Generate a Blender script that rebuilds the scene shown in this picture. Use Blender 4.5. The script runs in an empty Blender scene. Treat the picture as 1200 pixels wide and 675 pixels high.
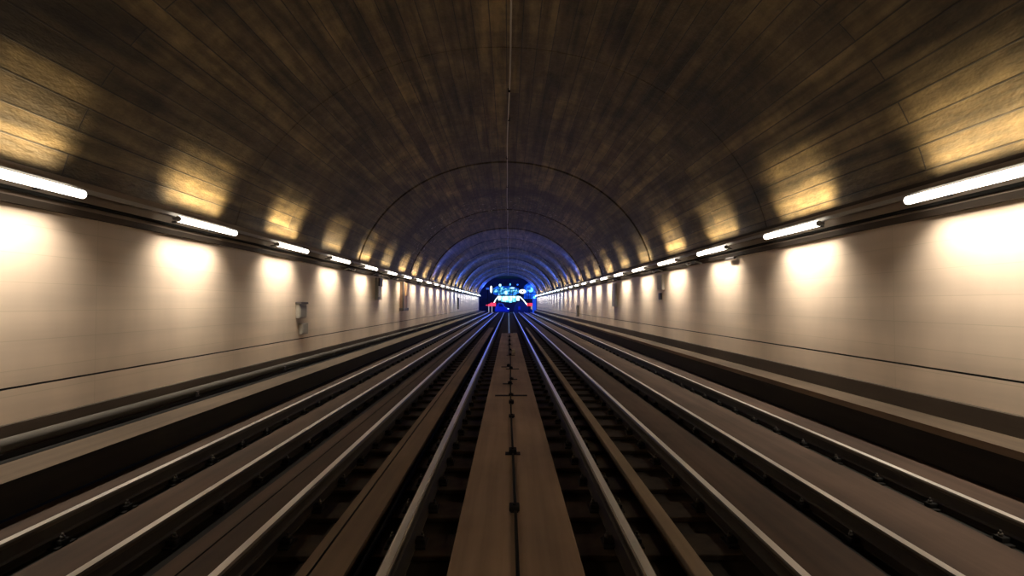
import bpy, bmesh, math, random
from mathutils import Vector
random.seed(7)
scn = bpy.context.scene
COL = scn.collection
EYE = 1.5
Y0, Y1 = -8.0, 84.0
FPX = 600.0

# ------------------------------------------------------------------ materials
def new_mat(name):
    m = bpy.data.materials.new(name); m.use_nodes = True
    nt = m.node_tree
    return m, nt, nt.nodes['Principled BSDF']

def plain(name, col, rough=.6, metal=0.0, noise=0.0, nscale=6.0, bump=0.0, spec=0.5):
    m, nt, b = new_mat(name)
    b.inputs['Roughness'].default_value = rough
    b.inputs['Metallic'].default_value = metal
    b.inputs['Specular IOR Level'].default_value = spec
    c = (*col, 1)
    if noise > 0:
        tc = nt.nodes.new('ShaderNodeTexCoord')
        n = nt.nodes.new('ShaderNodeTexNoise'); n.inputs['Scale'].default_value = nscale; n.inputs['Detail'].default_value = 5
        nt.links.new(tc.outputs['Object'], n.inputs['Vector'])
        r = nt.nodes.new('ShaderNodeMapRange')
        r.inputs['From Min'].default_value = .3; r.inputs['From Max'].default_value = .7
        r.inputs['To Min'].default_value = 1 - noise; r.inputs['To Max'].default_value = 1 + noise
        nt.links.new(n.outputs['Fac'], r.inputs['Value'])
        v = nt.nodes.new('ShaderNodeVectorMath'); v.operation = 'SCALE'
        v.inputs[0].default_value = col
        nt.links.new(r.outputs[0], v.inputs['Scale'])
        nt.links.new(v.outputs[0], b.inputs['Base Color'])
        if bump > 0:
            bp = nt.nodes.new('ShaderNodeBump'); bp.inputs['Strength'].default_value = bump; bp.inputs['Distance'].default_value = .01
            nt.links.new(n.outputs['Fac'], bp.inputs['Height']); nt.links.new(bp.outputs[0], b.inputs['Normal'])
    else:
        b.inputs['Base Color'].default_value = c
    return m

def emit(name, col, s):
    m, nt, b = new_mat(name)
    b.inputs['Base Color'].default_value = (.05, .05, .05, 1)
    b.inputs['Emission Color'].default_value = (*col, 1)
    b.inputs['Emission Strength'].default_value = s
    return m

def streak(nt, uv, su, sv, detail=4, seed=0.0, rough=.55):
    mp = nt.nodes.new('ShaderNodeMapping'); mp.inputs['Scale'].default_value = (su, sv, 1); mp.inputs['Location'].default_value = (seed, seed * 1.7, seed)
    nt.links.new(uv, mp.inputs['Vector'])
    n = nt.nodes.new('ShaderNodeTexNoise'); n.inputs['Scale'].default_value = 1; n.inputs['Detail'].default_value = detail
    n.inputs['Roughness'].default_value = rough
    nt.links.new(mp.outputs[0], n.inputs['Vector'])
    return n.outputs['Fac']

def rng(nt, src, a, b, c, d):
    r = nt.nodes.new('ShaderNodeMapRange')
    for k, v in zip(('From Min', 'From Max', 'To Min', 'To Max'), (a, b, c, d)): r.inputs[k].default_value = v
    nt.links.new(src, r.inputs['Value']); return r.outputs[0]

def mul(nt, a, b):
    m = nt.nodes.new('ShaderNodeMath'); m.operation = 'MULTIPLY'
    nt.links.new(a, m.inputs[0])
    if isinstance(b, (int, float)): m.inputs[1].default_value = b
    else: nt.links.new(b, m.inputs[1])
    return m.outputs[0]

def scaled(nt, colsock_or_tuple, fac):
    v = nt.nodes.new('ShaderNodeVectorMath'); v.operation = 'SCALE'
    if isinstance(colsock_or_tuple, tuple): v.inputs[0].default_value = colsock_or_tuple
    else: nt.links.new(colsock_or_tuple, v.inputs[0])
    nt.links.new(fac, v.inputs['Scale']); return v.outputs[0]

# vault : board marked / block concrete, courses run along the tunnel.  uv = (arc, y)
def vault_mat():
    m, nt, b = new_mat('vault_concrete')
    uvn = nt.nodes.new('ShaderNodeUVMap'); uv = uvn.outputs[0]
    sw = nt.nodes.new('ShaderNodeMapping'); sw.inputs['Rotation'].default_value = (0, 0, math.pi / 2)
    nt.links.new(uv, sw.inputs['Vector'])
    br = nt.nodes.new('ShaderNodeTexBrick')
    br.inputs['Scale'].default_value = 1; br.inputs['Brick Width'].default_value = 11.0; br.inputs['Row Height'].default_value = .27
    br.inputs['Mortar Size'].default_value = .010; br.inputs['Mortar Smooth'].default_value = .4
    br.inputs['Color1'].default_value = (.135, .094, .040, 1); br.inputs['Color2'].default_value = (.062, .044, .022, 1)
    br.inputs['Mortar'].default_value = (.03, .022, .013, 1)
    nt.links.new(sw.outputs[0], br.inputs['Vector'])
    s1 = rng(nt, streak(nt, uv, 5.5, .38, 4, 3.1), .33, .67, .35, 1.6)
    s2 = rng(nt, streak(nt, uv, .35, .28, 3, 9.4), .32, .68, .5, 1.4)      # broad stains
    s3 = rng(nt, streak(nt, uv, .5, 4.5, 4, 5.2), .3, .7, .8, 1.2)      # run-down marks
    s4 = rng(nt, streak(nt, uv, 2.4, 1.1, 5, 15.2, .7), .35, .65, .6, 1.4)
    # dark damp band round the vault about 20 m in
    sep = nt.nodes.new('ShaderNodeSeparateXYZ'); nt.links.new(uv, sep.inputs[0])
    ad = nt.nodes.new('ShaderNodeMath'); ad.operation = 'SUBTRACT'; nt.links.new(sep.outputs['Y'], ad.inputs[0]); ad.inputs[1].default_value = 20.7
    ab = nt.nodes.new('ShaderNodeMath'); ab.operation = 'ABSOLUTE'; nt.links.new(ad.outputs[0], ab.inputs[0])
    wob = nt.nodes.new('ShaderNodeMath'); wob.operation = 'ADD'; nt.links.new(ab.outputs[0], wob.inputs[0])
    nt.links.new(rng(nt, streak(nt, uv, .8, .8, 4, 22.), .3, .7, -.8, .7), wob.inputs[1])
    band = rng(nt, wob.outputs[0], .3, 1.1, .42, 1.0)
    f = mul(nt, mul(nt, mul(nt, s1, s2), mul(nt, s3, s4)), band)
    # thin pale lime deposits on a few spots
    spk = rng(nt, streak(nt, uv, 5.0, 7.0, 3, 31.), .62, .70, 0, 1)
    ad2 = nt.nodes.new('ShaderNodeMath'); ad2.operation = 'SUBTRACT'; nt.links.new(sep.outputs['Y'], ad2.inputs[0]); ad2.inputs[1].default_value = 24.6
    ab2 = nt.nodes.new('ShaderNodeMath'); ab2.operation = 'ABSOLUTE'; nt.links.new(ad2.outputs[0], ab2.inputs[0])
    near = rng(nt, ab2.outputs[0], .4, 4.0, 1.0, 0.0)
    col = scaled(nt, br.outputs['Color'], f)
    mx = nt.nodes.new('ShaderNodeMix'); mx.data_type = 'RGBA'
    nt.links.new(mul(nt, spk, near), mx.inputs['Factor']); nt.links.new(col, mx.inputs[6]); mx.inputs[7].default_value = (.6, .55, .48, 1)
    nt.links.new(mx.outputs[2], b.inputs['Base Color'])
    b.inputs['Roughness'].default_value = .62
    bp = nt.nodes.new('ShaderNodeBump'); bp.inputs['Strength'].default_value = .5; bp.inputs['Distance'].default_value = .02
    nt.links.new(mul(nt, br.outputs['Fac'], -1.0), bp.inputs['Height'])
    bp2 = nt.nodes.new('ShaderNodeBump'); bp2.inputs['Strength'].default_value = .35; bp2.inputs['Distance'].default_value = .05
    nt.links.new(s4, bp2.inputs['Height']); nt.links.new(bp.outputs[0], bp2.inputs['Normal'])
    nt.links.new(bp2.outputs[0], b.inputs['Normal'])
    return m

def wall_mat():
    m, nt, b = new_mat('cream_wall_tile')
    uvn = nt.nodes.new('ShaderNodeUVMap'); uv = uvn.outputs[0]
    sw = nt.nodes.new('ShaderNodeMapping'); sw.inputs['Rotation'].default_value = (0, 0, math.pi / 2)
    nt.links.new(uv, sw.inputs['Vector'])
    br = nt.nodes.new('ShaderNodeTexBrick'); br.offset = 0
    br.inputs['Scale'].default_value = 1; br.inputs['Brick Width'].default_value = 3.03; br.inputs['Row Height'].default_value = .29
    br.inputs['Mortar Size'].default_value = .005; br.inputs['Mortar Smooth'].default_value = .6
    br.inputs['Color1'].default_value = (.73, .585, .445, 1); br.inputs['Color2'].default_value = (.70, .56, .425, 1)
    br.inputs['Mortar'].default_value = (.62, .50, .36, 1)
    nt.links.new(sw.outputs[0], br.inputs['Vector'])
    s1 = rng(nt, streak(nt, uv, 4.0, .25, 3, 2.), .3, .7, .93, 1.07)
    s2 = rng(nt, streak(nt, uv, .4, 1.1, 3, 8.), .3, .7, .88, 1.08)
    nt.links.new(scaled(nt, br.outputs['Color'], mul(nt, s1, s2)), b.inputs['Base Color'])
    b.inputs['Roughness'].default_value = .5
    b.inputs['Specular IOR Level'].default_value = .3
    return m

def slab_mat(name, col, var=.3):
    m, nt, b = new_mat(name)
    uvn = nt.nodes.new('ShaderNodeUVMap'); uv = uvn.outputs[0]
    s1 = rng(nt, streak(nt, uv, 7.0, .25, 4, 1.), .3, .7, 1 - var, 1 + var)
    s2 = rng(nt, streak(nt, uv, 1.0, .8, 4, 6.), .3, .7, 1 - var, 1 + var * .8)
    nt.links.new(scaled(nt, col, mul(nt, s1, s2)), b.inputs['Base Color'])
    b.inputs['Roughness'].default_value = .75
    b.inputs['Specular IOR Level'].default_value = .25
    return m

M = {}
M['vault'] = vault_mat()
M['wall'] = wall_mat()
M['slab'] = slab_mat('brown_trackbed_concrete', (.078, .047, .031))
M['pad'] = slab_mat('tan_walkway_concrete', (.34, .24, .165), .2)
M['ledge'] = slab_mat('tan_ledge_concrete', (.095, .066, .042), .25)
M['board'] = slab_mat('brown_cover_board', (.20, .14, .092), .2)
M['plank'] = slab_mat('pale_plank', (.34, .26, .18), .2)
M['nearblack'] = slab_mat('near_black_concrete', (.014, .012, .009), .3)  # near-black tone for rail troughs, lips and gutter sides
M['sidedark'] = slab_mat('dark_side_concrete', (.016, .013, .009), .3)  # near-black tone for the ledge side faces
M['curb'] = slab_mat('kerb_paint_and_edge_shade', (.060, .044, .031), .2)
M['band'] = slab_mat('brown_cornice_paint', (.26, .21, .165), .15)
M['sleeper'] = plain('sleeper_concrete', (.052, .037, .024), .85, 0, .35, 7, spec=.2)
M['groove'] = plain('dark_joint_sealant', (.02, .017, .013), .8)  # dark sealant colour for the wall joint and board groove
M['railhead'] = plain('polished_rail_steel', (.95, .90, .83), .38, .6)
M['railside'] = plain('rusty_rail_side', (.022, .016, .011), .6, 0, .3, 9)
_nt = M['railhead'].node_tree
_tg = _nt.nodes.new('ShaderNodeTangent'); _tg.direction_type = 'UV_MAP'; _tg.uv_map = 'UVMap'
_b = _nt.nodes['Principled BSDF']; _b.inputs['Anisotropic'].default_value = .85
_nt.links.new(_tg.outputs[0], _b.inputs['Tangent'])
M['railedge'] = plain('worn_rail_steel', (.16, .13, .10), .4, .8)
M['iron'] = plain('black_iron', (.014, .012, .010), .8, 0, spec=.15)
M['bolt'] = plain('worn_bolt_steel', (.10, .085, .07), .5, .6)
M['cableblack'] = plain('black_cable_rubber', (.010, .009, .008), .85, spec=.15)
M['cablegrey'] = plain('grey_cable_sheath', (.42, .38, .33), .5)
M['pipe'] = plain('grey_pipe_paint', (.085, .075, .062), .8, spec=.2)
M['trunk'] = plain('grey_trunking', (.38, .36, .33), .45, .2)
M['housing'] = plain('lamp_housing_grey', (.45, .43, .40), .4)
M['clip'] = plain('lamp_clip_dark', (.08, .075, .07), .5)
M['tube'] = emit('warm_white_tube', (1.0, .90, .76), 8)
M['bluelens'] = emit('blue_flood_lens', (.04, .16, 1.0), .6)
M['cooltube'] = emit('cool_white_tube', (.70, .86, 1.0), 13)
M['boxgrey'] = plain('grey_enclosure', (.30, .27, .22), .5)
M['boxdark'] = plain('dark_enclosure', (.06, .05, .045), .5)
M['pale'] = plain('pale_enclosure', (.75, .70, .6), .5)
M['brown'] = plain('brown_enclosure', (.20, .11, .06), .55)
M['amber'] = plain('amber_cover', (.55, .32, .14), .5)

# ------------------------------------------------------------------ mesh helpers
def link(name, me, parent=None):
    o = bpy.data.objects.new(name, me); COL.objects.link(o)
    if parent is not None: o.parent = parent
    return o

def tag(o, label, cat, group=None, kind=None):
    o['label'] = label; o['category'] = cat
    if group: o['group'] = group
    if kind: o['kind'] = kind
    return o

def empty(name, loc, rz=0.0):
    o = bpy.data.objects.new(name, None); COL.objects.link(o); o.location = loc; o.rotation_euler = (0, 0, rz)
    o.empty_display_size = .1
    return o

def extrude(name, prof, ys, mats, closed=False, segmat=None, parent=None, off=None, flip=False):
    """profile [(x,z)] swept along y through stations ys; uv=(arc, y)."""
    bm = bmesh.new(); uvl = bm.loops.layers.uv.new('UVMap')
    n = len(prof)
    arc = [0.0]
    for i in range(1, n + (1 if closed else 0)):
        a, b = prof[i - 1], prof[i % n]
        arc.append(arc[-1] + math.hypot(b[0] - a[0], b[1] - a[1]))
    rows = []
    for j, y in enumerate(ys):
        if off: rows.append([bm.verts.new((*(lambda p: (p[0], y, p[1]))(off(p, j)),)) for p in prof])
        else: rows.append([bm.verts.new((p[0], y, p[1])) for p in prof])
    segs = n if closed else n - 1
    for j in range(len(ys) - 1):
        for i in range(segs):
            k = (i + 1) % n
            vs = [rows[j][i], rows[j][k], rows[j + 1][k], rows[j + 1][i]]
            uv = [(arc[i], ys[j]), (arc[i + 1], ys[j]), (arc[i + 1], ys[j + 1]), (arc[i], ys[j + 1])]
            if flip: vs.reverse(); uv.reverse()
            f = bm.faces.new(vs)
            if segmat: f.material_index = segmat[i]
            for l, u in zip(f.loops, uv): l[uvl].uv = u
    if closed:
        bm.faces.new(rows[0][::-1]); bm.faces.new(rows[-1])
    if closed: bmesh.ops.recalc_face_normals(bm, faces=bm.faces)
    me = bpy.data.meshes.new(name); bm.to_mesh(me); bm.free()
    for m in mats: me.materials.append(m)
    return link(name, me, parent)

class MB:
    """collects boxes, cylinders, tubes into one mesh"""
    def __init__(s): s.bm = bmesh.new(); s.mi = 0
    def _mark(s, geo):
        for f in geo: f.material_index = s.mi
    def box(s, x0, x1, y0, y1, z0, z1, bev=0.0):
        n0 = len(s.bm.faces)
        r = bmesh.ops.create_cube(s.bm, size=1)
        for v in r['verts']:
            v.co = Vector(((x0 + x1) / 2 + v.co.x * (x1 - x0), (y0 + y1) / 2 + v.co.y * (y1 - y0), (z0 + z1) / 2 + v.co.z * (z1 - z0)))
        if bev > 0:
            es = list({e for v in r['verts'] for e in v.link_edges})
            bmesh.ops.bevel(s.bm, geom=es, offset=bev, segments=2, affect='EDGES', profile=.5)
        s.bm.faces.ensure_lookup_table()
        s._mark(s.bm.faces[n0:]); return s
    def cyl(s, p, q, r, r2=None, seg=12, caps=True):
        p, q = Vector(p), Vector(q); r2 = r if r2 is None else r2
        d = (q - p).normalized(); u = d.orthogonal().normalized(); w = d.cross(u)
        A, B = [], []
        for i in range(seg):
            a = 2 * math.pi * i / seg; e = u * math.cos(a) + w * math.sin(a)
            A.append(s.bm.verts.new(p + e * r)); B.append(s.bm.verts.new(q + e * r2))
        fs = [s.bm.faces.new((A[i], A[(i + 1) % seg], B[(i + 1) % seg], B[i])) for i in range(seg)]
        if caps: fs += [s.bm.faces.new(A[::-1]), s.bm.faces.new(B)]
        s._mark(fs); 
        for f in fs[:seg]: f.smooth = True
        return s
    def tube(s, pts, r, seg=10):
        pts = [Vector(p) for p in pts]; rings = []
        for i, p in enumerate(pts):
            d = (pts[min(i + 1, len(pts) - 1)] - pts[max(i - 1, 0)]).normalized()
            u = Vector((0, 0, 1)).cross(d)
            if u.length < 1e-3: u = Vector((1, 0, 0)).cross(d)
            u.normalize(); w = d.cross(u)
            rings.append([s.bm.verts.new(p + (u * math.cos(2 * math.pi * k / seg) + w * math.sin(2 * math.pi * k / seg)) * r) for k in range(seg)])
        fs = []
        for a, b in zip(rings, rings[1:]):
            for k in range(seg): fs.append(s.bm.faces.new((a[k], a[(k + 1) % seg], b[(k + 1) % seg], b[k])))
        for f in fs: f.smooth = True
        fs += [s.bm.faces.new(rings[0][::-1]), s.bm.faces.new(rings[-1])]
        s._mark(fs); return s
    def ball(s, c, r, sx=1, sy=1, sz=1, seg=14):
        n0 = len(s.bm.faces)
        res = bmesh.ops.create_uvsphere(s.bm, u_segments=seg, v_segments=seg // 2 + 2, radius=r)
        for v in res['verts']: v.co = Vector((c[0] + v.co.x * sx, c[1] + v.co.y * sy, c[2] + v.co.z * sz))
        s.bm.faces.ensure_lookup_table()
        for f in s.bm.faces[n0:]: f.smooth = True
        s._mark(s.bm.faces[n0:]); return s
    def prism(s, pts, y0, y1):
        """polygon of (x,z) given thickness along y"""
        A = [s.bm.verts.new((x, y0, z)) for x, z in pts]; B = [s.bm.verts.new((x, y1, z)) for x, z in pts]
        n = len(pts)
        fs = [s.bm.faces.new((A[i], A[(i + 1) % n], B[(i + 1) % n], B[i])) for i in range(n)] + [s.bm.faces.new(A[::-1]), s.bm.faces.new(B)]
        s._mark(fs); return s
    def build(s, name, mats, parent=None, loc=None):
        bmesh.ops.recalc_face_normals(s.bm, faces=s.bm.faces)
        me = bpy.data.meshes.new(name); s.bm.to_mesh(me); s.bm.free()
        for m in (mats if isinstance(mats, (list, tuple)) else [mats]): me.materials.append(m)
        o = link(name, me, parent)
        if loc is not None: o.location = loc
        return o

YS = [Y0, 0, 10, 20, 30, 40, 50, 60, 70, Y1]
# ------------------------------------------------------------------ setting
# floor : slabs, rail troughs, sleeper bay
fl = [(-3.68, -.10), (-3.25, -.10), (-3.25, -.172), (-2.915, -.172), (-2.915, -.10), (-2.48, -.10), (-2.48, -.172), (-2.095, -.172), (-2.095, -.10),
      (-1.962, -.10), (-1.962, -.112), (-1.948, -.112), (-1.948, -.10),
      (-1.71, -.10), (-1.71, -.215), (1.72, -.215), (1.72, -.10), (2.22, -.10), (2.22, -.172), (2.56, -.172), (2.56, -.10), (3.28, -.10), (3.28, -.172),
      (3.61, -.172), (3.61, -.10), (4.20, -.10)]
S, G = 0, 1
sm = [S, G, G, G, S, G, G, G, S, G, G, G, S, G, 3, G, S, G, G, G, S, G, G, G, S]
o = extrude('floor', fl, YS, [M['slab'], M['nearblack'], M['sidedark'], slab_mat('oily_bed_concrete', (.032, .024, .016), .3)], segmat=sm)
tag(o, 'brown concrete trackbed with dark rail troughs running to the blue opening', 'floor', kind='structure')
# left ledge with gutter
o = extrude('trim_1', [(-3.73, -.10), (-3.73, .145), (-3.68, .145), (-3.68, .186), (-4.12, .186), (-4.12, .05), (-4.34, .05), (-4.34, .20), (-4.86, .20)], YS, [M['ledge'], M['sidedark'], M['nearblack']],
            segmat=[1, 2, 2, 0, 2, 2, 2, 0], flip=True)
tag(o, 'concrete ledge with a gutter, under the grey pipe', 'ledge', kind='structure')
o = extrude('trim_2', [(4.20, -.10), (4.20, .225), (4.14, .225), (4.14, .295), (4.60, .295)], YS, [M['ledge'], M['sidedark'], M['nearblack'], M['board']], segmat=[1, 2, 3, 0])
tag(o, 'tan concrete ledge with bare flat top and black side face', 'ledge', kind='structure')
o = extrude('baseboard_left', [(-4.82, .20), (-4.82, .322), (-4.86, .33)], YS, [M['curb']], flip=True)
tag(o, 'dark brown kerb along the wall foot behind the grey pipe', 'kerb', kind='structure')
o = extrude('baseboard_right', [(4.545, .295), (4.545, .488), (4.60, .495)], YS, [M['curb']])
tag(o, 'dark brown kerb along the wall foot above the bare ledge', 'kerb', kind='structure')
# walls with dark joint
def wall(name, x, sgn, zb, zg, zt, label):
    pr = [(x, zb), (x, zg - .010), (x + sgn * .022, zg - .010), (x + sgn * .022, zg + .010), (x, zg + .010), (x, zt)]
    o = extrude(name, pr, YS, [M['wall'], M['groove']], segmat=[0, 1, 1, 1, 0], flip=sgn < 0)
    tag(o, label, 'wall', kind='structure')
wall('wall_left', -4.85, -1, .30, .67, 2.50, 'cream tiled tunnel wall with one dark joint, above the grey pipe')
wall('wall_right', 4.58, 1, .46, .792, 2.46, 'cream tiled tunnel wall with one dark joint, above the bare ledge')
# cornice bands, edge shading painted in as a darker lower strip
o = extrude('trim_3', [(-4.86, 2.47), (-4.79, 2.47), (-4.79, 2.54), (-4.79, 2.86), (-4.835, 2.875), (-4.84, 2.93)], YS, [M['band'], M['curb']], segmat=[1, 1, 0, 1, 1], flip=True)
tag(o, 'brown cornice band under the vault on the grey pipe side', 'cornice', kind='structure')
o = extrude('trim_4', [(4.62, 2.43), (4.52, 2.43), (4.52, 2.50), (4.52, 2.78), (4.57, 2.795), (4.575, 2.86)], YS, [M['band'], M['curb']], segmat=[1, 1, 0, 1, 1])
tag(o, 'brown cornice band under the vault on the bare ledge side', 'cornice', kind='structure')
# vault
CX, CZ, VA, VB = -.12, 2.1, 4.773, 3.96
t0 = math.asin(.74 / VB)
NP = 96
vp = [(CX - VA * math.cos(t0 + (math.pi - 2 * t0) * i / NP), CZ + VB * math.sin(t0 + (math.pi - 2 * t0) * i / NP)) for i in range(NP + 1)]
st = []      # (y, radial offset outward)
def joint(y, w, d):
    st.extend([(y - w / 2 - .001, 0), (y - w / 2, d), (y + w / 2, d), (y + w / 2 + .001, 0)])
st.append((Y0, 0))
joint(1.5, .07, .06); joint(9.0, .02, .01); joint(16.45, .17, .18); joint(24.9, .2, .14); joint(31.1, .3, .12)
for y, w, d in ((36.2, .25, .08), (42.5, .3, -.06), (47.5, .25, .07), (52.2, .35, -.09), (57.5, .3, .08), (63.6, .45, -.10), (69.5, .4, .1), (76, .5, -.09)): joint(y, w, d)
st.append((Y1, 0))
def voff(p, j):
    d = st[j][1]
    if d == 0: return p
    nx, nz = (p[0] - CX) / VA ** 2, (p[1] - CZ) / VB ** 2; l = math.hypot(nx, nz)
    return (p[0] + nx / l * d, p[1] + nz / l * d)
o = extrude('ceiling', vp, [s[0] for s in st], [M['vault']], off=voff)
for p in o.data.polygons: p.use_smooth = False
tag(o, 'dark brown arched concrete vault with ring joints', 'vaulted ceiling', kind='structure')
# centre walkway
o = extrude('trim_5', [(-.37, -.172), (-.37, -.13), (-.36, -.12), (.45, -.12), (.46, -.13), (.46, -.172)], [Y0, 27.5], [M['pad']], closed=True)
tag(o, 'tan concrete strip laid between the two middle rails', 'walkway strip', kind='structure')

# ------------------------------------------------------------------ rails
def rail_profile():
    h = .172
    return [(-.07, -h), (.07, -h), (.07, -h + .012), (.015, -h + .03), (.009, -h + .05), (.009, -.045), (.034, -.036), (.036, -.012), (.026, -.001), (.012, 0),
            (-.012, 0), (-.026, -.001), (-.036, -.012), (-.034, -.036), (-.009, -.045), (-.009, -h + .05), (-.015, -h + .03), (-.07, -h + .012)]
RSEG = [0, 0, 0, 0, 0, 0, 2, 2, 1, 1, 1, 2, 2, 0, 0, 0, 0, 0]
def fastener_mesh():
    b = MB(); b.mi = 0
    b.box(-.14, .14, -.08, .08, -.172, -.158, .003)
    for s in (-1, 1):
        b.box(s * .06 - .0, s * .13, -.035, .035, -.158, -.125, .006) if s > 0 else b.box(-.13, -.06, -.035, .035, -.158, -.125, .006)
        b.mi = 1; b.cyl((s * .105, 0, -.125), (s * .105, 0, -.105), .016, seg=6)
        b.cyl((s * .105, 0, -.105), (s * .105, 0, -.085), .008, seg=6); b.mi = 0
    bmesh.ops.recalc_face_normals(b.bm, faces=b.bm.faces)
    me = bpy.data.meshes.new('rail_fastener'); b.bm.to_mesh(me); b.bm.free()
    me.materials.append(M['iron']); me.materials.append(M['bolt'])
    return me
FM = fastener_mesh()
PITCH = .6
rails = [(-.703, 'running rail of the middle track on the side of the thin black cable', 'the two running rails of the middle track', 0),
         (-1.63, 'polished rail between the grooved cover board and the first slab beyond it', None, 0),
         (-2.41, 'polished rail second in from the grey pipe ledge', None, 0),
         (-3.18, 'polished rail closest to the ledge with the grey pipe', None, 0),
         (.7875, 'running rail of the middle track on the side of the pale plank', 'the two running rails of the middle track', 0),
         (1.64, 'polished rail just beyond the pale plank', None, 0),
         (2.49, 'polished rail second in from the bare tan ledge', None, 0),
         (3.54, 'polished rail closest to the bare tan ledge', None, 0)]
rail_me = None
for i, (x, lab, grp, _) in enumerate(rails):
    if rail_me is None:
        r = extrude('steel_rail', rail_profile(), YS, [M['railside'], M['railhead'], M['railedge']], closed=True, segmat=RSEG)
        for p in r.data.polygons:
            if abs(p.normal.y) > .9: p.material_index = 0
        rail_me = r.data
    else:
        r = link('steel_rail', rail_me)
    r.location = (x, 0, 0)
    tag(r, lab, 'rail', 'steel rails running along the tunnel')
    for k in range(100):
        c = link('rail_fastener', FM, r); c.location = (0, 1.8 + PITCH * k, 0)
    # the rest, far away, as one part
    bm = bmesh.new()
    for k in range(100, 137):
        n0 = len(bm.verts); bm.from_mesh(FM); bm.verts.ensure_lookup_table()
        for v in bm.verts[n0:]: v.co.y += 1.8 + PITCH * k
    me = bpy.data.meshes.new('rail_fastener'); bm.to_mesh(me); bm.free(); me.materials.append(M['iron']); me.materials.append(M['bolt'])
    c = link('distant_fastener', me, r); c['kind'] = 'stuff'

# sleepers
sb = MB(); sb.box(-1.69, 1.70, -.16, .16, -.215, -.172, .008)
bmesh.ops.recalc_face_normals(sb.bm, faces=sb.bm.faces)
SME = bpy.data.meshes.new('sleeper'); sb.bm.to_mesh(SME); sb.bm.free(); SME.materials.append(M['sleeper'])
for k in range(137):
    s = link('sleeper', SME); s.location = (0, 1.8 + PITCH * k, 0)
    tag(s, 'concrete sleeper laid across the middle track under its rails', 'sleeper', 'sleepers under the middle track')

# ------------------------------------------------------------------ cover boards, cables
o = extrude('cover_board', [(-1.255, -.172), (-1.255, -.10), (-1.188, -.10), (-1.188, -.125), (-1.172, -.125), (-1.172, -.10), (-.97, -.10), (-.97, -.172)], [Y0, 8, 33.5],
            [M['board'], M['groove']], closed=True, segmat=[0, 0, 1, 1, 1, 0, 0, 0])
tag(o, 'brown cover board with one dark groove, beside the middle track', 'cover board')
o = extrude('concrete_plank', [(1.095, -.172), (1.095, -.105), (1.10, -.10), (1.20, -.10), (1.205, -.105), (1.205, -.172)], [1.2, 8, 33.5], [M['plank']], closed=True)
tag(o, 'narrow pale plank lying between two rails', 'plank')
# thin black cable beside the cover board
pts = [(-.93 + .012 * math.sin(y * .7) + .006 * math.sin(y * 2.1), y, -.150) for y in [Y0 + i * .8 for i in range(int((60 - Y0) / .8))]]
o = MB().tube(pts, .022, 8).build('floor_cable', M['cableblack'])
tag(o, 'thick black cable lying along the cover board edge', 'cable')
# centre cable
pts = [(.045 + .010 * math.sin(y * .55), y, -.107) for y in [Y0 + i * .5 for i in range(int((27.6 - Y0) / .5) + 1)]]
o = MB().tube(pts, .012, 8).build('centre_cable', M['cableblack'])
tag(o, 'thin black cable along the middle of the tan walkway strip', 'cable')
def clampset(y, w, h, dx=0.0, pad=None):
    b = MB(); b.box(-w / 2 + dx, w / 2 + dx, -.05, .05, -.120, -.112, .002); b.box(-.04 + dx * .3, .04 + dx * .3, -.055, .055, -.112, -.112 + h, .008)
    b.cyl((dx * .3, 0, -.112 + h), (dx * .3, 0, -.10 + h), .016, seg=6)
    c = b.build('cable_clamp', M['iron'], o); c.location = (.045, y, 0); return c
for y, w, h, dx in ((4.05, .06, .035, 0), (5.55, .16, .05, 0), (7.3, .05, .03, 0), (8.3, .06, .045, 0), (9.0, .56, .03, 0), (10.3, .20, .04, -.06), (10.9, .16, .03, .06), (12.6, .32, .05, .05), (13.0, .14, .06, -.16),
                    (15.9, .26, .05, .02), (17.6, .16, .04, .04), (19.8, .2, .05, 0), (22.0, .2, .05, 0), (24.5, .2, .05, 0)):
    clampset(y, w, h, dx)
b = MB(); b.box(-.05, .05, -.06, .06, 0, .05, .012); b.ball((0, 0, .07), .055, 1, 1, 1.2)
o2 = b.build('marker_stone', plain('pale_marker', (.62, .52, .38), .7)); o2.location = (.16, 16.6, -.12)
tag(o2, 'small pale lump beside the thin centre cable', 'marker')
b = MB(); b.box(-.10, .10, -.12, .12, 0, .04, .01)
o2 = b.build('junction_plate', plain('pale_plate', (.5, .45, .38), .5)); o2.location = (.34, 27.0, -.12)
tag(o2, 'pale flat plate at the far end of the walkway strip', 'plate')
# far guide strip, polished
prof = [(-.05, -.172), (-.05, -.135), (-.04, -.12), (.04, -.12), (.05, -.135), (.05, -.172)]
o = extrude('guide_strip', [(x + .03, z) for x, z in prof], [27.5, 55, Y1], [plain('polished_strip', (.75, .75, .78), .28, 1.0)], closed=True)
tag(o, 'shiny blue-lit metal strip between the middle rails beyond the walkway', 'guide strip')
# grey pipe on the left ledge; black tube added to darken the gutter
pts = [(-4.40 + .006 * math.sin(y * .4), y, .262) for y in [Y0 + i * 2 for i in range(46)]]
o = MB().tube(pts, .058, 14).build('grey_pipe', M['pipe'])
for k in range(30):
    c = MB().box(-.08, .08, -.04, .04, -.001, .008).box(-.075, -.055, -.03, .03, 0, .07, .003).box(.055, .075, -.03, .03, 0, .07, .003).build('pipe_bracket', M['boxdark'], o, (-4.40, 1.6 + k * 2.8, .20))
tag(o, 'grey pipe lying on the concrete ledge along the wall', 'pipe')
pts = [(-4.24 + .01 * math.sin(y * .6), y, .115) for y in [Y0 + i * 1.5 for i in range(61)]]
o = MB().tube(pts, .062, 10).build('gutter_dark_tube', M['cableblack'])
tag(o, 'thick black tube added to darken the gutter beside the grey pipe', 'cable')
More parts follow.
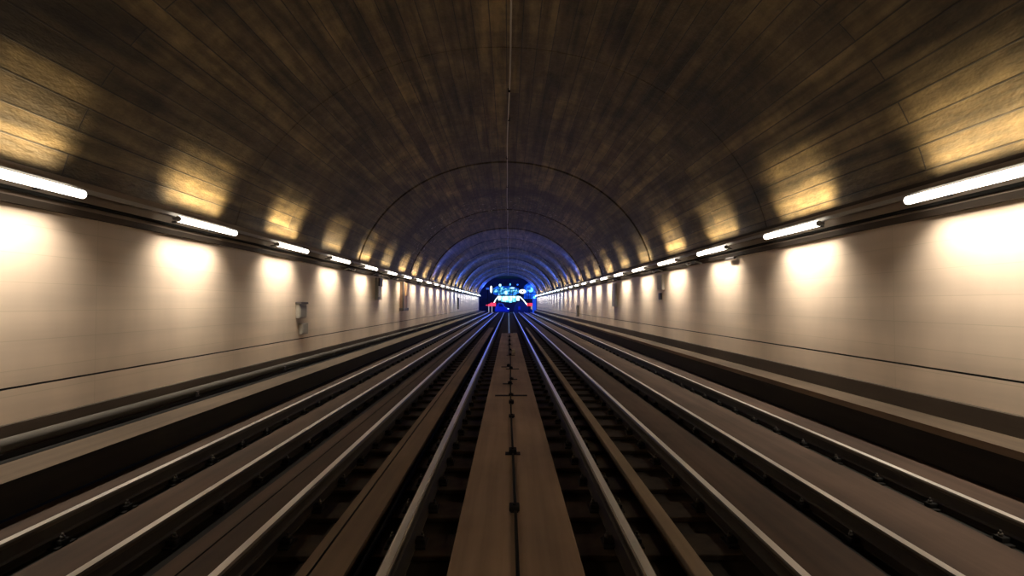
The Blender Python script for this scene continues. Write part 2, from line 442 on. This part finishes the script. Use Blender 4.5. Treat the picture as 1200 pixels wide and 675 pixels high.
# crown cable
def crown(x): return CZ + VB * math.sqrt(1 - ((x - CX) / VA) ** 2)
pts = []
y = Y0
while y < Y1 - .5:
    x = .045 - .10 * max(0, min(1, (y - 7) / 10)) + .012 * math.sin(y * .8)
    pts.append((x, y, crown(x) - .10 - .025 * math.sin(y * .9) ** 2)); y += .7
o = MB().tube(pts, .014, 8).build('ceiling_cable', M['cablegrey'])
tag(o, 'thin pale cable strung along the crown of the vault', 'cable')
for k, y in enumerate([10.6, 12.3, 15.6, 19.5, 24.2, 29, 34, 39.5, 45, 51, 57, 64, 71, 78]):
    x = -.05 if y > 15 else .01
    b = MB().box(-.03, .03, -.035, .035, -.14, -.07, .006).cyl((0, 0, -.08), (0, 0, .02), .012, seg=8)
    b.build('cable_hanger', M['iron'], o, (x, y, crown(x)))

# ------------------------------------------------------------------ tube lights
ORD = ['first', 'second', 'third', 'fourth', 'fifth', 'sixth', 'seventh', 'eighth', 'ninth', 'tenth', 'eleventh', 'twelfth', 'thirteenth', 'fourteenth', 'fifteenth', 'sixteenth', 'seventeenth', 'eighteenth',
       'nineteenth', 'twentieth', 'twenty-first', 'twenty-second', 'twenty-third', 'twenty-fourth', 'twenty-fifth', 'twenty-sixth', 'twenty-seventh', 'twenty-eighth', 'twenty-ninth', 'thirtieth']
LP, LL = 3.03, 1.42
def light_proto():
    root = empty('tube_light', (0, 0, 0))
    h = MB(); h.box(.045, .075, -LL / 2 - .02, LL / 2 + .02, -.022, .022, .006)
    for s in (-1, 1): h.box(-.02, .075, s * (LL / 2) - .03, s * (LL / 2) + .03, -.022, .022, .006)
    h.build('housing', M['housing'], root)
    t = MB(); n = LL / 2 - .02
    t.tube([(0, -n - .035, 0), (0, -n - .02, 0), (0, -n, 0)] + [(0, n, 0), (0, n + .02, 0), (0, n + .035, 0)], .044, 14).build('lamp_tube', M['tube'], root)
    for s in (-1, 1):
        b = MB(); b.cyl((0, s * (n + .028), 0), (0, s * (n + .045), 0), .042, seg=12); b.build('end_cap', M['housing'], root)
    for s in (-1, 1):
        b = MB(); b.box(.07, .27, s * .45 - .02, s * .45 + .02, -.012, .012, .003); b.box(.10, .14, s * .45 - .015, s * .45 + .015, .0, .05); b.build('bracket', M['clip'], root)
    return root
PD, PU = 25.5, 15.0
def area(name, sx, sy, power, col, spread, parent, loc, direction):
    L = bpy.data.lights.new(name, 'AREA'); L.shape = 'RECTANGLE'; L.size = sx; L.size_y = sy; L.energy = power; L.color = col; L.spread = math.radians(spread)
    ob = bpy.data.objects.new(name, L); COL.objects.link(ob); ob.parent = parent; ob.location = loc
    d = Vector(direction).normalized(); z = -d; yv = Vector((0, 1, 0)); yv = (yv - z * yv.dot(z)).normalized() if abs(z.y) < .95 else Vector((0, 0, 1)); x = yv.cross(z)
    from mathutils import Matrix
    ob.rotation_euler = Matrix((x, yv, z)).transposed().to_euler(); return ob
proto = None
def place_light(x, y, z, rz, label, group):
    global proto
    if proto is None:
        proto = light_proto(); r = proto
    else:
        r = proto.copy(); COL.objects.link(r)
        for ch in [q for q in proto.children if q.type == 'MESH']:
            c = ch.copy(); COL.objects.link(c); c.parent = r
    r.location = (x, y, z); r.rotation_euler = (0, 0, rz)
    if y > 42:
        for ch in r.children:
            if ch.name.startswith('lamp_tube'):
                if 'cool_me' not in M:
                    M['cool_me'] = ch.data.copy(); M['cool_me'].materials.clear(); M['cool_me'].materials.append(M['cooltube'])
                ch.data = M['cool_me']
    col = (1.0, .90, .76) if y < 42 else (.80, .88, 1.0)
    a, b_ = math.sin(math.radians(5)), math.cos(math.radians(5))
    area('tube_glow_down', .05, LL - .1, PD, col, 116, r, (.05 * a, 0, -.05 * b_), (a, 0, -b_))
    area('tube_glow_up', .05, LL - .1, PU, (1.0, .80, .50), 66, r, (0, 0, .05), (.42, 0, 1))
    tag(r, label, 'tube light', group)
XL, XR, ZL, ZR = -4.53, 4.29, 2.653, 2.60
for side in (0, 1):
    k = 0
    for i in range(-3, 27):
        y = 4.72 + LP * i
        if y > Y1 - .8: break
        where = 'on the wall above the grey pipe' if side == 0 else 'on the wall above the bare ledge'
        if i < 0: lab = '%s tube light behind the camera, %s' % (ORD[-i - 1], where)
        elif i == 0: lab = 'largest tube light, cut off by the picture edge, ' + where
        else: lab = '%s glowing tube light counting inward, %s' % (ORD[i], where)
        place_light(XL if side == 0 else XR, y, ZL if side == 0 else ZR, math.pi if side == 0 else 0, lab, 'tube lights ' + where)
# trunking behind the lamps, carried by the brackets
for x, z, lab, s in ((XL, ZL, 'grey cable trunking behind the tube lights, grey pipe side', -1), (XR, ZR, 'grey cable trunking behind the tube lights, bare ledge side', 1)):
    c = x + s * .12
    o = extrude('cable_trunking', [(c - .025, z + .05), (c + .025, z + .05), (c + .025, z + .095), (c - .025, z + .095)], YS, [M['trunk']], closed=True)
    tag(o, lab, 'trunking')
    c2 = x + s * .2  # black tube stands in for the shadow line below the trunking
    o = MB().tube([(c2, y, z - .06) for y in (Y0, 20, 50, Y1 - .5)], .022, 8).build('shade_tube', M['cableblack'])
    tag(o, 'black conduit put in for the shadow line under the trunking, ' + ('grey pipe side' if s < 0 else 'bare ledge side'), 'shade_tube')

# ------------------------------------------------------------------ wall boxes etc
def wallbox(name, side, y, ly, z0, z1, d, mat, label, cat, extra=None):
    xw = -4.846 if side < 0 else 4.576
    s = 1 if side < 0 else -1
    o = empty(name, (xw, y, z0))
    x0, x1 = sorted((0, s * d))
    MB().box(x0, x1, -ly / 2, ly / 2, 0, z1 - z0, .012).build('enclosure', mat, o)
    if extra: extra(o, s, d, ly, z1 - z0)
    return tag(o, label, cat)
def doorplate(o, s, d, ly, h):
    x = sorted((s * d, s * (d + .012)))
    MB().box(x[0], x[1], -ly / 2 + .03, ly / 2 - .03, .03, h - .03, .004).build('cover_plate', M['boxgrey'], o)
def lid(o, s, d, ly, h):
    x = sorted((0, s * (d + .03)))
    MB().box(x[0], x[1], -ly / 2 - .02, ly / 2 + .02, h - .05, h + .0, .006).build('hood', M['boxdark'], o)
    doorplate(o, s, d, ly, h - .06)
wallbox('mounted_junction_box', -1, 11.9, .42, 1.15, 1.52, .09, M['boxgrey'], 'upper grey box with dark hood on the wall between tube lights', 'junction box', lid)
wallbox('mounted_junction_box', -1, 12.05, .36, .77, 1.02, .08, M['boxgrey'], 'lower grey box on the wall just above the dark joint', 'junction box', doorplate)
def lamp_extra(o, s, d, ly, h):
    MB().box(*sorted((s * .02, s * (d + .06))), -.22, .22, h * .62, h, .02).build('hood', M['boxdark'], o)
    MB().box(*sorted((s * d, s * (d + .03))), -.3, -.05, h * .12, h * .62, .02).build('panel', M['pale'], o)
wallbox('mounted_signal_cabinet', -1, 18.9, .62, 1.62, 2.42, .10, M['boxgrey'], 'tall cabinet with dark hood and pale panel high on the wall', 'signal cabinet', lamp_extra)
def amber_extra(o, s, d, ly, h):
    MB().box(*sorted((s * d, s * (d + .04))), .05, ly / 2 - .03, h * .52, h * .97, .02).build('cover', M['amber'], o)
    MB().box(*sorted((s * d, s * (d + .06))), -ly / 2 - .04, -ly / 2 + .06, 0, h, .01).build('riser_duct', M['boxdark'], o)
    MB().box(*sorted((0, s * (d + .07))), -ly / 2 - .1, ly / 2, -.02, .10, .01).build('base_tray', M['boxdark'], o)
wallbox('mounted_equipment_cabinet', -1, 23.4, 1.1, 1.17, 2.44, .12, M['brown'], 'tall brown cabinet with amber cover on the wall', 'equipment cabinet', amber_extra)
def right_extra(o, s, d, ly, h):
    doorplate(o, s, d, ly, h)
    MB().box(*sorted((0, s * .05)), ly * .1, ly * .5, -.28, -.08, .01).build('outlet', M['boxdark'], o)
wallbox('mounted_junction_box', 1, 15.2, .5, 1.88, 2.35, .08, plain('cream_enclosure', (.5, .44, .36), .5), 'cream box with small dark outlet below, beside bare ledge wall lights', 'junction box', right_extra)
wallbox('mounted_signal_cabinet', 1, 21.9, .7, 1.35, 2.35, .08, plain('lilac_enclosure', (.36, .33, .33), .5), 'narrow grey cabinet reaching from cornice to mid wall', 'signal cabinet', doorplate)
wallbox('mounted_warning_lamp', 1, 33.5, .5, .62, 1.35, .12, M['boxdark'], 'dark stacked box low on the far bare ledge wall', 'lamp box', doorplate)
wallbox('mounted_junction_box', -1, 49.0, .5, .9, 2.0, .10, M['boxdark'], 'dark far box on the bluish stretch of wall', 'junction box', doorplate)
o = MB().box(-.06, .0, -.2, .2, .05, .10, .015).build('detector_box', M['boxdark'], None, (4.52, 10.3, 2.325))
tag(o, 'small dark box under the cornice beside the second tube light', 'detector')
# cable joints in the lamp gaps
def gap_boxes(side, i, lab):
    s = -1 if side < 0 else 1
    xw = -4.788 if s < 0 else 4.518
    y = 4.72 + LP * (i + .5)
    o = empty('mounted_cable_joint', (xw, y, 2.485 if s < 0 else 2.44))
    b = MB(); b.box(*sorted((0, -s * .10)), -.22, .10, 0, .07, .015); b.build('joint_box', M['boxdark'], o)
    b = MB(); b.tube([(-s * .05, -.5, -.02), (-s * .09, -.25, .04), (-s * .05, .0, .05), (-s * .10, .25, -.02), (-s * .04, .55, .05)], .02, 8); b.build('looped_cable', M['trunk'], o)
    tag(o, lab, 'cable joint', 'cable joints between tube lights')
for side, nm in ((-1, 'grey pipe side'), (1, 'bare ledge side')):
    for i in (3, 4, 5, 7) if side < 0 else (2, 3, 5, 8):
        gap_boxes(side, i, 'dark cable joint with looped cable after the %s tube light, %s' % (ORD[i], nm))

# ------------------------------------------------------------------ blue floodlights on the cornice
def flood(side, y, lab):
    s = -1 if side < 0 else 1
    xw = -4.80 if s < 0 else 4.53
    o = empty('blue_floodlight', (xw, y, 2.80))
    MB().box(*sorted((0, -s * .12)), -.03, .03, -.02, .02).build('bracket', M['clip'], o)
    h = MB(); h.box(-.10, .10, -.13, .13, -.04, .04, .01); hh = h.build('lamp_body', M['clip'], o); hh.location = (-s * .20, 0, .03); hh.rotation_euler = (0, -s * .45, 0)
    l = MB(); l.box(-.08, .08, -.11, .11, .041, .049); ll = l.build('lens', M['bluelens'], o); ll.location = (-s * .20, 0, .03); ll.rotation_euler = (0, -s * .45, 0)
    area('blue_beam', .22, .16, PB * (.42 if y < 40 else 1), (.035, .11, 1.0), 95, o, (-s * .23, 0, .09), (-s * .5, .75, 1))
    tag(o, lab, 'floodlight', 'blue floodlights on the cornice')
PB = 300.0
fy = [31.5, 38, 45, 53, 61, 69, 77]
for side, nm in ((-1, 'grey pipe side'), (1, 'bare ledge side')):
    for k, y in enumerate(fy): flood(side, y + .3, '%s small blue floodlight toward the opening, %s' % (ORD[k], nm))

# ------------------------------------------------------------------ hall beyond the opening
def P(px, py, D):
    """point seen at pixel px,py at distance D (measured offsets from the vanishing point)"""
    return ((px - 596) * D / FPX, D, EYE + (355 - py) * D / FPX)
M['hall'] = plain('hall_dark_blue', (.022, .028, .06), .6, 0, .4, 1.2)
M['halldark'] = plain('hall_black', (.012, .014, .022), .7)
HX, HZ0, HZ1, HY1 = 9.0, -.35, 6.8, 114.0
b = MB(); b.box(-HX, HX, Y1, HY1, HZ0 - .1, HZ0); o = b.build('floor', M['halldark']); tag(o, 'dark floor of the hall beyond the tunnel opening', 'floor', kind='structure')
b = MB(); b.box(-HX, HX, Y1, HY1, HZ1, HZ1 + .1); o = b.build('ceiling', M['halldark']); tag(o, 'black ceiling of the hall beyond the tunnel opening', 'ceiling', kind='structure')
b = MB(); b.box(-HX - .1, -HX, Y1, HY1, HZ0, HZ1); o = b.build('wall_left', M['hall']); tag(o, 'dark blue side wall of the far hall, by the low red block with legs', 'wall', kind='structure')
b = MB(); b.box(HX, HX + .1, Y1, HY1, HZ0, HZ1); o = b.build('wall_right', M['hall']); tag(o, 'blue side wall of the far hall, by the blue column', 'wall', kind='structure')
b = MB(); b.box(-HX, HX, HY1, HY1 + .1, HZ0, HZ1); o = b.build('wall_back', M['hall']); tag(o, 'dark back wall of the hall beyond the tunnel', 'wall', kind='structure')
# end frame round the tunnel mouth
ring_in = [(CX - VA * math.cos(t), CZ + VB * math.sin(t)) for t in [math.pi * i / 40 for i in range(41)]]
b = MB()
bm = b.bm
pin = [(-4.88, -.4)] + ring_in + [(4.65, -.4)]
pout = []
for (x, z) in pin:
    if z < 2.05: pout.append((math.copysign(9.2, x), z))
    else:
        k = 9.2 / max(abs(x), 1e-3); k = min(k, 7.0 / max(z - 2.1 + 1e-3, 1e-3)); 
        pout.append((max(-9.2, min(9.2, x * k)), min(7.2, 2.1 + (z - 2.1) * k)))
vi = [[bm.verts.new((x, yy, z)) for x, z in pin] for yy in (Y1 + .02, Y1 + .42)]
vo = [[bm.verts.new((x, yy, z)) for x, z in pout] for yy in (Y1 + .02, Y1 + .42)]
for i in range(len(pin) - 1):
    bm.faces.new((vi[0][i], vi[0][i + 1], vo[0][i + 1], vo[0][i])); bm.faces.new((vi[1][i], vi[1][i + 1], vo[1][i + 1], vo[1][i]))
    bm.faces.new((vi[0][i], vi[0][i + 1], vi[1][i + 1], vi[1][i]))
o = b.build('wall_front', M['hall']); tag(o, 'dark wall framing the round tunnel opening', 'wall', kind='structure')

E = {}
E['white'] = emit('far_white_light', (.85, .97, 1.0), 2.4)
E['cyanw'] = emit('far_cyan_white', (.5, .9, 1.0), 1.5)
E['red'] = emit('far_red_light', (1.0, .045, .0), 1.1)
E['blue'] = emit('far_blue_light', (.03, .16, 1.0), 1.6)
E['skyblue'] = emit('far_sky_blue', (.10, .45, 1.0), 2.4)
E['amber'] = emit('far_amber', (.6, .5, .25), .5)
def panel_mat(name, a, b_, c, sx, sz, strength):
    m, nt, b = new_mat(name)
    tc = nt.nodes.new('ShaderNodeTexCoord')
    mp = nt.nodes.new('ShaderNodeMapping'); mp.inputs['Scale'].default_value = (sx, 1, sz); nt.links.new(tc.outputs['Object'], mp.inputs['Vector'])
    n = nt.nodes.new('ShaderNodeTexNoise'); n.inputs['Scale'].default_value = 1; n.inputs['Detail'].default_value = 4; nt.links.new(mp.outputs[0], n.inputs['Vector'])
    cr = nt.nodes.new('ShaderNodeValToRGB'); e = cr.color_ramp.elements
    e[0].position = .40; e[0].color = (*a, 1); e[1].position = .66; e[1].color = (*c, 1); k = e.new(.53); k.color = (*b_, 1)
    nt.links.new(n.outputs['Fac'], cr.inputs[0]); nt.links.new(cr.outputs[0], b.inputs['Emission Color']); b.inputs['Emission Strength'].default_value = strength
    b.inputs['Base Color'].default_value = (.02, .03, .05, 1)
    return m
M['screen'] = panel_mat('cyan_screen_picture', (.0, .015, .09), (.01, .22, .45), (.35, .9, 1.0), 1.6, 2.4, 1.3)
M['shop'] = panel_mat('white_lit_window', (.05, .30, .40), (.45, .85, .9), (.95, 1, 1), .9, .7, 2.2)
M['bluewall'] = panel_mat('bright_blue_panel', (.0, .02, .25), (.01, .10, .8), (.05, .35, 1.0), .8, .8, 1.1)
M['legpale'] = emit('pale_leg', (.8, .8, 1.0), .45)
M['car'] = plain('dark_blue_paint', (.02, .05, .22), .25)
M['glassdark'] = plain('dark_glass', (.01, .02, .04), .1)
def rect(px0, py0, px1, py1, D):
    a, c = P(px0, py0, D), P(px1, py1, D)
    return a[0], c[0], c[2], a[2]       # x0 x1 z0 z1
# cyan display across the back wall
x0, x1, z0, z1 = rect(578, 335.5, 608, 346.5, HY1 - .3)
o = empty('display_screen', ((x0 + x1) / 2, HY1 - .1, z0)); w = (x1 - x0) / 2; h = z1 - z0
MB().prism([(-w, .4), (-w * .6, 0), (w * .6, 0), (w, .6), (w, h - .5), (w * .5, h), (-w * .7, h), (-w, h - .4)], -.1, .1).build('screen_frame', M['bluewall'], o)
n = 5
for i in range(n):
    a = -w + .05 + i * (2 * w - .1) / n
    MB().box(a + .03, a + (2 * w - .1) / n - .03, -.14, -.1, .06 + [.5, .1, 0, .3, .7][i], h - [.5, .0, .35, .1, .6][i] - .06, .01).build('screen_panel', M['screen'], o)
tag(o, 'wide cyan glowing display high in the far opening', 'display')
# blue light on the hall wall at right, put in as a glowing panel
x0, x1, z0, z1 = rect(614, 329, 632, 350, HY1 - .3)
o = empty('blue_wall_glow', ((x0 + x1) / 2, HY1 - .1, z0)); w = (x1 - x0) / 2; h = z1 - z0
MB().prism([(-w, 0), (w, 0), (w, h * .62), (w * .55, h * .86), (-.1, h), (-w, h * .7)], -.1, .1).build('panel', M['bluewall'], o)
MB().box(-w, w, -.14, -.1, h * .3, h * .33).build('rib', M['halldark'], o)
tag(o, 'blue wall glow put in as a bright panel behind the round white lamp in the far opening', 'blue panel')
# white lit kiosk : roof, window, legs
x0, x1, z0, z1 = rect(583, 346.5, 609, 354, 104)
o = empty('lit_kiosk', ((x0 + x1) / 2, 104, HZ0)); w = (x1 - x0) / 2; zb = z0 - HZ0; zt = z1 - HZ0
MB().prism([(-w - .2, zt - .05), (w + .2, zt - .05), (w, zt + .12), (-w, zt + .12)], -.9, .9).build('roof', M['halldark'], o)
for i in range(6):
    a = -w + i * 2 * w / 6
    drop = [.35, .1, .0, -.1, .05, .3][i]
    MB().box(a + .04, a + 2 * w / 6 - .04, -.62, -.56, zb + drop, zt - .08, .01).build('window', M['shop'], o)
MB().box(-w, w, -.55, .7, 0, zb + .0, .02).build('counter', M['halldark'], o)
for sx in (-1, 1):
    for sy in (-.8, .8): MB().box(sx * w - .06, sx * w + .06, sy - .06, sy + .06, 0, zt - .04).build('post', M['halldark'], o)
tag(o, 'white lit kiosk in the middle of the far opening', 'kiosk')
# sloping white rails
def slope_rail(pa, pb, D, lab):
    a, c = Vector(P(*pa, D)), Vector(P(*pb, D + .8))
    o = empty('lit_handrail', (c.x, c.y, HZ0)); off = Vector((c.x, c.y, HZ0))
    m1 = a.lerp(c, .45) + Vector((0, 0, .12))
    MB().tube([a - off, m1 - off, c - off], .09, 8).build('glowing_rail', E['white'], o)
    for q in (a, m1, c): MB().cyl((q.x - off.x, q.y - off.y, 0), (q.x - off.x, q.y - off.y, q.z - HZ0 - .03), .04, seg=8).build('post', M['halldark'], o)
    tag(o, lab, 'lit handrail')
slope_rail((583.5, 348), (579, 354.5), 101, 'white sloping handrail down to the red block with legs')
slope_rail((609, 347.5), (617.5, 357), 101, 'white sloping handrail down to the plain red block')
# red blocks
x0, x1, z0, z1 = rect(569, 354.5, 581, 358.8, 98)
o = empty('red_signal_block', ((x0 + x1) / 2, 98, HZ0)); w = (x1 - x0) / 2
MB().prism([(-w, z0 - HZ0 + .2), (-w * .5, z0 - HZ0), (w, z0 - HZ0), (w, z1 - HZ0), (w * .1, z1 - HZ0 - .05), (-w * .2, z0 - HZ0 + .45)], -.25, .25).build('red_panel', E['red'], o)
for q in (-.35, .25): MB().cyl((q, -.1, 0), (q, -.1, z0 - HZ0 + .35), .07, seg=8).build('leg', M['legpale'], o)
tag(o, 'low red glowing block on two white legs in the far opening', 'red light')
x0, x1, z0, z1 = rect(617.5, 355.2, 626.5, 358.8, 98)
o = empty('red_signal_block', ((x0 + x1) / 2, 98, HZ0)); w = (x1 - x0) / 2
MB().box(-w, w, -.25, .25, z0 - HZ0, z1 - HZ0, .05).build('red_panel', E['red'], o)
MB().box(0, .45, -.15, .15, 0, z0 - HZ0, .03).build('amber_base', E['amber'], o)
tag(o, 'plain red glowing block on an amber base beside the blue column', 'red light')
# lamps on poles
def pole_lamp(px, py, rw, rh, D, mat, lab, ring=False):
    c = P(px, py, D); o = empty('pole_lamp', (c[0], c[1], HZ0)); z = c[2] - HZ0
    MB().cyl((0, .12, 0), (0, .12, z), .05, seg=8).build('pole', M['halldark'], o)
    MB().box(-.12, .12, 0, .24, 0, .05).build('base', M['halldark'], o)
    MB().ball((0, 0, z), 1, rw, .1, rh, 18).build('lamp_head', mat, o)
    if ring: MB().ball((0, -.09, z), 1, rw * .3, .05, rh * .35, 12).build('lamp_centre', M['halldark'], o)
    tag(o, lab, 'lamp')
pole_lamp(575.6, 339, .22, .72, 103, E['white'], 'tall narrow white lamp glowing high in the far opening')
pole_lamp(586, 334.2, .27, .27, 105, E['cyanw'], 'small round pale lamp above the cyan display')
pole_lamp(612.3, 341.6, .68, .42, 102, E['white'], 'oval white lamp with dark centre', True)
pole_lamp(621.8, 339.6, .55, .50, 103, E['skyblue'], 'round sky-blue lamp in front of the blue wall glow')
pole_lamp(597.8, 333.3, .12, .22, 107, E['skyblue'], 'tiny blue lamp above the middle of the cyan display')
pole_lamp(606.5, 333.6, .18, .16, 107, E['blue'], 'tiny deep blue lamp above the cyan display end')
pole_lamp(593, 343, .3, .42, 105.6, E['cyanw'], 'cyan-white lamp glowing in front of the display')
pole_lamp(600.5, 337.5, .5, .15, 106.5, E['cyanw'], 'flat cyan-white lamp in front of the display')
# blue column
o = empty('blue_column', (4.30, 85.6, HZ0))
MB().box(-.38, .38, -.15, .15, 0, .12, .02).build('plinth', M['halldark'], o)
MB().box(-.32, .32, -.12, .12, .12, 2.6, .05).build('shaft', emit('deep_blue_glow', (.01, .07, .75), .8), o)
MB().ball((-.0, 0, 2.75), .22).build('lamp_head', E['skyblue'], o)
tag(o, 'glowing blue column with bright top at the edge of the opening', 'column light')
# parked blue vehicle
c = P(588.5, 357, 96.5)
o = empty('parked_car', (c[0], 96.5, HZ0))
body = [(-1.25, .25), (1.35, .25), (1.4, .65), (1.15, .95), (.55, 1.05), (.1, 1.75), (-.7, 1.8), (-1.15, 1.2), (-1.3, .8)]
MB().prism(body, -1.9, 1.9).build('body', M['car'], o)
MB().prism([(-.62, 1.2), (.28, 1.15), (.0, 1.66), (-.62, 1.68)], -1.93, -1.9).build('window', M['glassdark'], o)
for sx in (-.85, .95):
    for sy in (-1.75, 1.75): MB().cyl((sx, sy - .12, .33), (sx, sy + .12, .33), .33, seg=16).build('wheel', M['halldark'], o)
MB().box(1.0, 1.3, -1.96, -1.9, .7, .85, .01).build('headlamp', E['cyanw'], o)
tag(o, 'dark blue rounded vehicle in front of the white kiosk', 'vehicle')
o = empty('equipment_housing', (P(611, 360, 95.5)[0], 95.5, HZ0))
MB().prism([(-1.5, 0), (2.4, 0), (2.1, .5), (1.0, 1.3), (.4, 2.0), (-.5, 2.1), (-1.0, 1.6), (-1.4, .8)], -.8, .8).build('casing', M['halldark'], o)
MB().box(-.6, -.2, -.84, -.8, .6, 1.2, .01).build('hatch', M['car'], o)
tag(o, 'dark sloping housing under the oval white lamp', 'housing')

# added blue lights that tint the tunnel end and the hall
for sx, nm in ((-3.6, 'beside the tall narrow white lamp'), (3.5, 'beside the blue column')):
    o = empty('added_hall_light', (sx, 88.0, HZ0))
    MB().cyl((0, 0, 0), (0, 0, 4.2), .05, seg=8).build('pole', M['halldark'], o)
    MB().box(-.3, .3, 0, .25, 4.1, 4.5, .03).build('lamp_body', M['clip'], o)
    MB().box(-.26, .26, -.03, -.005, 4.14, 4.46).build('lens', M['bluelens'], o)
    area('blue_beam', .5, .3, 220, (.035, .11, 1.0), 160, o, (0, -.05, 4.3), (0, -1, 0.05))
    area('blue_wash', .5, .3, 800, (.03, .08, 1.0), 170, o, (0, .3, 4.3), (0, 1, -.2))
    tag(o, 'added blue light on a pole in the far opening, ' + nm, 'floodlight')

# ------------------------------------------------------------------ world, camera
w = bpy.data.worlds.new('World'); scn.world = w; w.use_nodes = True
w.node_tree.nodes['Background'].inputs[0].default_value = (.02, .02, .03, 1)
w.node_tree.nodes['Background'].inputs[1].default_value = .05
cam = bpy.data.cameras.new('Camera'); co = bpy.data.objects.new('Camera', cam); COL.objects.link(co)
cam.sensor_width = 36; cam.lens = 18.0; cam.clip_start = .05; cam.clip_end = 400
co.location = (0, 0, EYE)
co.rotation_euler = (math.radians(90 + 1.671), 0, math.radians(-.382))
scn.camera = co
scn.view_settings.view_transform = 'Standard'
try: scn.view_settings.look = 'None'
except Exception: pass
scn.view_settings.gamma = 1.0
scn.view_settings.use_curve_mapping = False
scn.view_settings.exposure = 0.16
scn.cycles.max_bounces = 8; scn.cycles.diffuse_bounces = 5
scn.cycles.use_denoising = True
scn.cycles.use_light_tree = True
scn.cycles.sample_clamp_indirect = 6
